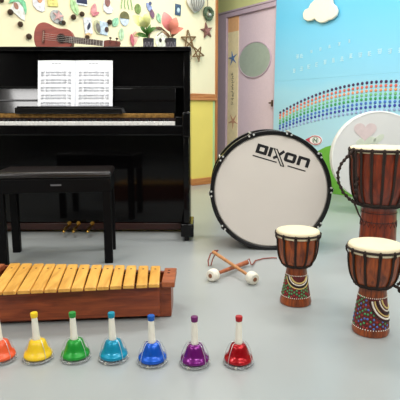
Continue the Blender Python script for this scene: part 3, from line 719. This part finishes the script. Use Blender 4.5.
# ------------------------------------------------------------------ xylophone
xy = thing('xylophone', 'wooden xylophone with thirteen honey-coloured bars on a reddish-brown box', 'xylophone', (0, 0, 0))
RWD = wood('xylophone_redwood', (112, 46, 20), (162, 78, 36), .4, (1.2, 6, 10), 5, .1)
RWD2 = wood('xylophone_block', (140, 70, 36), (180, 100, 56), .45, (3, 10, 3), 6)
BARW = wood('xylophone_bar', (212, 150, 62), (242, 186, 90), .4, (8, 1.5, 4), 4, .1)
def lerp(a, b, t): return a+(b-a)*t
X0, X1 = -.845, -.108
def fy(x): return 1.670+(x-X0)*.112      # front face, drifts away to the right
def by(x): return lerp(1.985, 1.90, (x-X0)/(X1-X0))
def zt(x): return .134
def foot_z(x): return .010
t_ = .016
pan = MB()
# front panel arches up slightly between its two ends
N = 24; rings = []
for i in range(N+1):
    x = lerp(X0, X1, i/N); u = i/N
    zb = .003+(.005 if .12 < u < .9 else 0)
    rings.append([(x, fy(x), zb), (x, fy(x)+t_, zb), (x, fy(x)+t_, .134), (x, fy(x), .134)])
pan.ring_surface(rings); pan.build('front_panel', RWD, xy, .002)
bk_ = MB(); bk_.hexa([(X0, by(X0)-t_, .003), (X1, by(X1)-t_, .003), (X1, by(X1), .003), (X0, by(X0), .003), (X0, by(X0)-t_, .134), (X1, by(X1)-t_, .134), (X1, by(X1), .134), (X0, by(X0), .134)]); bk_.build('back_panel', RWD, xy, .002)
for x in (X0, X1-t_):
    e_ = MB(); e_.hexa([(x, fy(x)+t_, .003), (x+t_, fy(x)+t_, .003), (x+t_, by(x)-t_, .003), (x, by(x)-t_, .003), (x, fy(x)+t_, .132), (x+t_, fy(x)+t_, .132), (x+t_, by(x)-t_, .132), (x, by(x)-t_, .132)]); e_.build('end_panel', RWD, xy)
e_ = MB(); e_.hexa([(X0+.01, fy(X0)+t_, .012), (X1-.01, fy(X1)+t_, .012), (X1-.01, by(X1)-t_, .012), (X0+.01, by(X0)-t_, .012), (X0+.01, fy(X0)+t_, .02), (X1-.01, fy(X1)+t_, .02), (X1-.01, by(X1)-t_, .02), (X0+.01, by(X0)-t_, .02)]); e_.build('bottom_board', RWD, xy)
for x, y0, y1, w_ in ((-.117, 1.715, 1.885, .024), (-.826, 1.665, 1.94, .024)):
    bl = MB().box(x-w_, x+w_, y0, y1, .130, .152).build('end_block', RWD2, xy, .003)
    m_ = MB()
    for yy in (.62, .8): m_.cyl((x-.004, lerp(y0, y1, yy), .1515), (x-.004, lerp(y0, y1, yy), .1532), .005, seg=10)
    m_.build('screw_hole', mat('hole_brown', (52, 24, 16), .8), bl)
BARS = [(-0.705, 1.608, -0.761, 1.943), (-0.659, 1.614, -0.711, 1.94), (-0.612, 1.621, -0.661, 1.937), (-0.568, 1.627, -0.613, 1.934), (-0.523, 1.634, -0.566, 1.93), (-0.477, 1.64, -0.519, 1.927), (-0.433, 1.647, -0.47, 1.924), (-0.388, 1.653, -0.42, 1.921), (-0.345, 1.66, -0.371, 1.918), (-0.301, 1.667, -0.325, 1.915), (-0.256, 1.674, -0.277, 1.912), (-0.209, 1.68, -0.228, 1.909), (-0.166, 1.687, -0.179, 1.906)]
for i, (xf, yf, xb, yb) in enumerate(BARS):
    w_ = lerp(.0215, .0195, i/12); zb, zt_b = .140, .154
    d = Vector((xb-xf, yb-yf, 0)).normalized(); sd = Vector((d.y, -d.x, 0))
    f, b = Vector((xf, yf, 0)), Vector((xb, yb, 0))
    L = (b-f).length; n = 10; rings = []
    for j in range(n+1):
        c = f.lerp(b, j/n); th = .004*math.exp(-((j/n-.5)/.2)**2)   # shallow hollow under the middle
        rings.append([tuple(c-sd*w_+Vector((0, 0, zb+th))), tuple(c+sd*w_+Vector((0, 0, zb+th))), tuple(c+sd*w_+Vector((0, 0, zt_b-.003))), tuple(c+sd*w_*.8+Vector((0, 0, zt_b))), tuple(c-sd*w_*.8+Vector((0, 0, zt_b))), tuple(c-sd*w_+Vector((0, 0, zt_b-.003)))])
    m_ = MB(); m_.ring_surface(rings); bar = m_.build('bar', BARW, xy, .002)
    m_ = MB(); h_ = f.lerp(b, .80); m_.cyl((h_.x, h_.y, zt_b-.001), (h_.x, h_.y, zt_b+.0008), .0042, seg=12); m_.build('peg', mat('peg_hole', (70, 36, 20), .7), bar)
for fr_ in (.2, .8):
    a = Vector(BARS[0][:2]).lerp(Vector(BARS[0][2:]), fr_); b = Vector(BARS[-1][:2]).lerp(Vector(BARS[-1][2:]), fr_)
    m_ = MB(); m_.cyl((a.x-.02, a.y, .1365), (b.x+.02, b.y, .1365), .004, seg=8); m_.build('cord', mat('cord_dark', (60, 40, 34), .9), xy)
    m_ = MB(); m_.hexa([(a.x-.02, a.y-.008, .02), (b.x+.02, b.y-.008, .02), (b.x+.02, b.y+.008, .02), (a.x-.02, a.y+.008, .02), (a.x-.02, a.y-.008, .132), (b.x+.02, b.y-.008, .132), (b.x+.02, b.y+.008, .132), (a.x-.02, a.y+.008, .132)]); m_.build('support_rail', RWD, xy)

# ------------------------------------------------------------------ crossed mallets
STK = wood('mallet_stick_tan', (176, 116, 70), (208, 148, 96), .45, (8, 8, 2), 5); STK2 = wood('mallet_stick_red', (150, 78, 48), (184, 106, 68), .45, (8, 8, 2), 5)
FELT = mat('felt_white', (236, 230, 214), .8, var=.05, scale=120, bump=.3)
LTH = mat('leather_strap', (142, 76, 66), .6, var=.2)
def mallet(label, head, tail, st, r0, r1, strap, hr=.029):
    h_, t_ = Vector(head), Vector(tail); d = (t_-h_).normalized()
    m = thing('mallet', label, 'mallet', (h_.x, h_.y, 0), 0, 'crossed drum mallets')
    o = Vector((h_.x, h_.y, 0)); L = lambda p: tuple(Vector(p)-o)
    q = d.to_track_quat('Z', 'Y').to_matrix().to_4x4(); M = Matrix.Translation(h_-o) @ q
    MB().lathe([(.010, -.0215), (.022, -.021), (hr-.002, -.016), (hr, -.008), (hr, .008), (hr-.002, .016), (.022, .021), (.01, .0215)], 28, M).build('head', FELT, m)
    MB().lathe([(.0, -.0235), (.0095, -.0235), (.0105, -.021)], 16, M).build('end_plug', mat('plug_brown', (140, 92, 62), .6), m)
    m_ = MB(); m_.tube([L(h_+d*.018), L(h_.lerp(t_, .6)), L(t_)], [r0, (r0+r1)/2, r1], 14); s_ = m_.build('stick', st, m)
    m_ = MB(); m_.tube([L(p) for p in strap], .0035, 6); m_.build('strap', LTH, m)
    return m
mallet('drum mallet with a reddish stick and long trailing strap, head nearer the xylophone', (0.060, 2.164, .029), (0.237, 2.389, .020), STK2, .008, .0125,
       [(0.233, 2.384, .028), (0.250, 2.409, .034), (0.257, 2.369, .015), (0.267, 2.394, .008), (0.290, 2.469, .006), (0.335, 2.509, .005), (0.390, 2.524, .005), (0.410, 2.519, .005)])
mallet('drum mallet with slim tan stick and short looped strap, lying over the other', (0.236, 2.124, .029), (0.068, 2.419, .066), STK, .007, .0095,
       [(0.072, 2.411, .070), (0.054, 2.409, .060), (0.041, 2.389, .028), (0.044, 2.379, .006), (0.056, 2.389, .006), (0.064, 2.409, .030), (0.081, 2.429, .060), (0.091, 2.419, .075), (0.074, 2.409, .076)])

# ------------------------------------------------------------------ handbells
ACR = mat('acrylic_clear', (240, 242, 242), .15, trans=.75, var=.01, ior=1.2)
HAND = mat('handle_ivory', (244, 238, 222), .4, var=.03)
def handbell(label, loc, c, cap, metal, rough, rot=0):
    x_ = loc[0]
    b = thing('handbell', label, 'handbell', loc, rot, 'coloured handbells in a row on the floor')
    M = mat('bell_%d_%d_%d' % c, c, rough, metal, .04, coat=.3); CM = mat('cap_%d_%d_%d' % cap, cap, .35)
    MB().lathe([(.031, .003), (.047, .003), (.048, .005), (.047, .0075), (.031, .0075)], 40, ends=False).lathe([(.040, .0075), (.0, .0078)], 32, ends=False).build('guard_ring', ACR, b)
    for i in range(3):
        a = -PI/2-.35+2*PI*i/3; m_ = MB(); m_.ball((.042*cos(a), .042*sin(a), .004), .005, .005, .004, 10, 6)
        m_.build('rubber_foot', mat('foot_ivory', (226, 218, 196), .5), b)
    MB().lathe([(.037, .010), (.0425, .012), (.0440, .0155), (.0438, .0195), (.0415, .0235), (.0365, .0275), (.0325, .034), (.0285, .047), (.0245, .0585), (.0205, .0635), (.012, .0655), (.004, .066)], 40, ends=False).build('bell', M, b, ang=60)
    MB().lathe([(.030, .0085), (.035, .012), (.0, .0125)], 24, ends=False).build('clapper_plate', mat('bell_inside', (58, 56, 56), .5, .3), b)
    m_ = MB()
    for i in range(2):
        for s_ in (-1, 1):
            a = (PI if i else 0)+s_*.38-.25*(1 if i == 0 else -1)
            m_.tube([(.045*cos(a), .045*sin(a), .006), (.043*cos(a), .043*sin(a), .024), (.0375*cos(a), .0375*sin(a), .042), (.028*cos(a), .028*sin(a), .062), (.022*cos(a), .022*sin(a), .069), (.012*cos(a), .012*sin(a), .070)], .0009, 6)
    m_.build('wire_frame', mat('wire_silver', (214, 216, 216), .3, .5), b)
    HM = Matrix.Rotation(math.radians(2.2*(x_-.1)/.6 if x_ < .1 else 0), 4, 'Y')
    MB().lathe([(.0, .0645), (.0115, .0645), (.0122, .069), (.0108, .078), (.0102, .105), (.0086, .138), (.0, .138)], 24, HM).build('handle', HAND, b)
    MB().lathe([(.0, .137), (.0098, .137), (.0104, .139), (.0112, .150), (.0102, .1525), (.0, .153)], 24, HM).build('cap', CM, b)
    return b
BELLS = [((-.613, 1.425), (246, 98, 52), (240, 98, 52), .05, .3, 'orange-red handbell cut off at the edge of the picture'),
         ((-.501, 1.43), (250, 206, 36), (246, 206, 40), .0, .3, 'yellow handbell with white handle in front of the xylophone'),
         ((-.386, 1.433), (30, 156, 52), (40, 146, 60), .2, .3, 'green handbell with white handle in front of the xylophone'),
         ((-.268, 1.43), (12, 150, 186), (16, 142, 168), .25, .28, 'teal blue handbell with white handle in front of the xylophone'),
         ((-.146, 1.409), (16, 92, 206), (22, 88, 176), .35, .25, 'royal blue handbell near the xylophone corner'),
         ((-.017, 1.40), (122, 22, 122), (108, 24, 96), .45, .22, 'purple handbell with white handle standing on open floor'),
         ((.115, 1.403), (178, 10, 24), (170, 18, 28), .45, .22, 'red handbell at the right end of the row')]
for i, ((x, y), c, cp2, me_, ro, lb) in enumerate(BELLS):
    handbell(lb, (x+.0015+.009*x/.6, y+.001, 0), c, cp2, me_, ro, .1*(-1)**i)

# ------------------------------------------------------------------ light: rows of ceiling panels
def area(x, y, sx, sy, w_, tilt=0, c=(1, .985, .97)):
    l = bpy.data.lights.new('ceiling_lamp', 'AREA'); l.shape = 'RECTANGLE'; l.size = sx; l.size_y = sy; l.energy = w_; l.color = c
    o = bpy.data.objects.new('ceiling_lamp', l); COL.objects.link(o); o.location = (x, y, 2.62); o.rotation_euler.x = math.radians(tilt)
for x, w_, f_ in ((-2.6, .75, 1.25), (.75, 1.2, 1.1), (2.4, 1.2, .7)):
    area(x, -1.4, w_, .5, 28.5*f_, 50)
    area(x, .6, 1.2, .4, 16*f_, 30)
area(-.9, 2.4, 1.2, .4, 26, 25)
area(.9, 3.0, 1.2, .4, 30, 10)
area(1.6, 1.8, 1.2, .4, 14, 15)
area(.1, 4.3, .5, .9, 16, 0)
wd = bpy.data.worlds.new('world'); bpy.context.scene.world = wd; wd.use_nodes = True
wd.node_tree.nodes['Background'].inputs[0].default_value = (.8, .85, .9, 1); wd.node_tree.nodes['Background'].inputs[1].default_value = .3

# ------------------------------------------------------------------ camera
cd = bpy.data.cameras.new('camera'); cam = bpy.data.objects.new('camera', cd); COL.objects.link(cam)
cd.sensor_fit = 'HORIZONTAL'; cd.sensor_width = 36; cd.lens = 36*490/400; cd.clip_start = .02
cam.location = (0, 0, .75); cam.rotation_euler = (math.radians(90-9.728), 0, 0)
sc = bpy.context.scene; sc.camera = cam
sc.view_settings.view_transform = 'Standard'; sc.view_settings.look = 'None'; sc.view_settings.gamma = 1; sc.view_settings.exposure = .12
sc.view_settings.use_curve_mapping = False
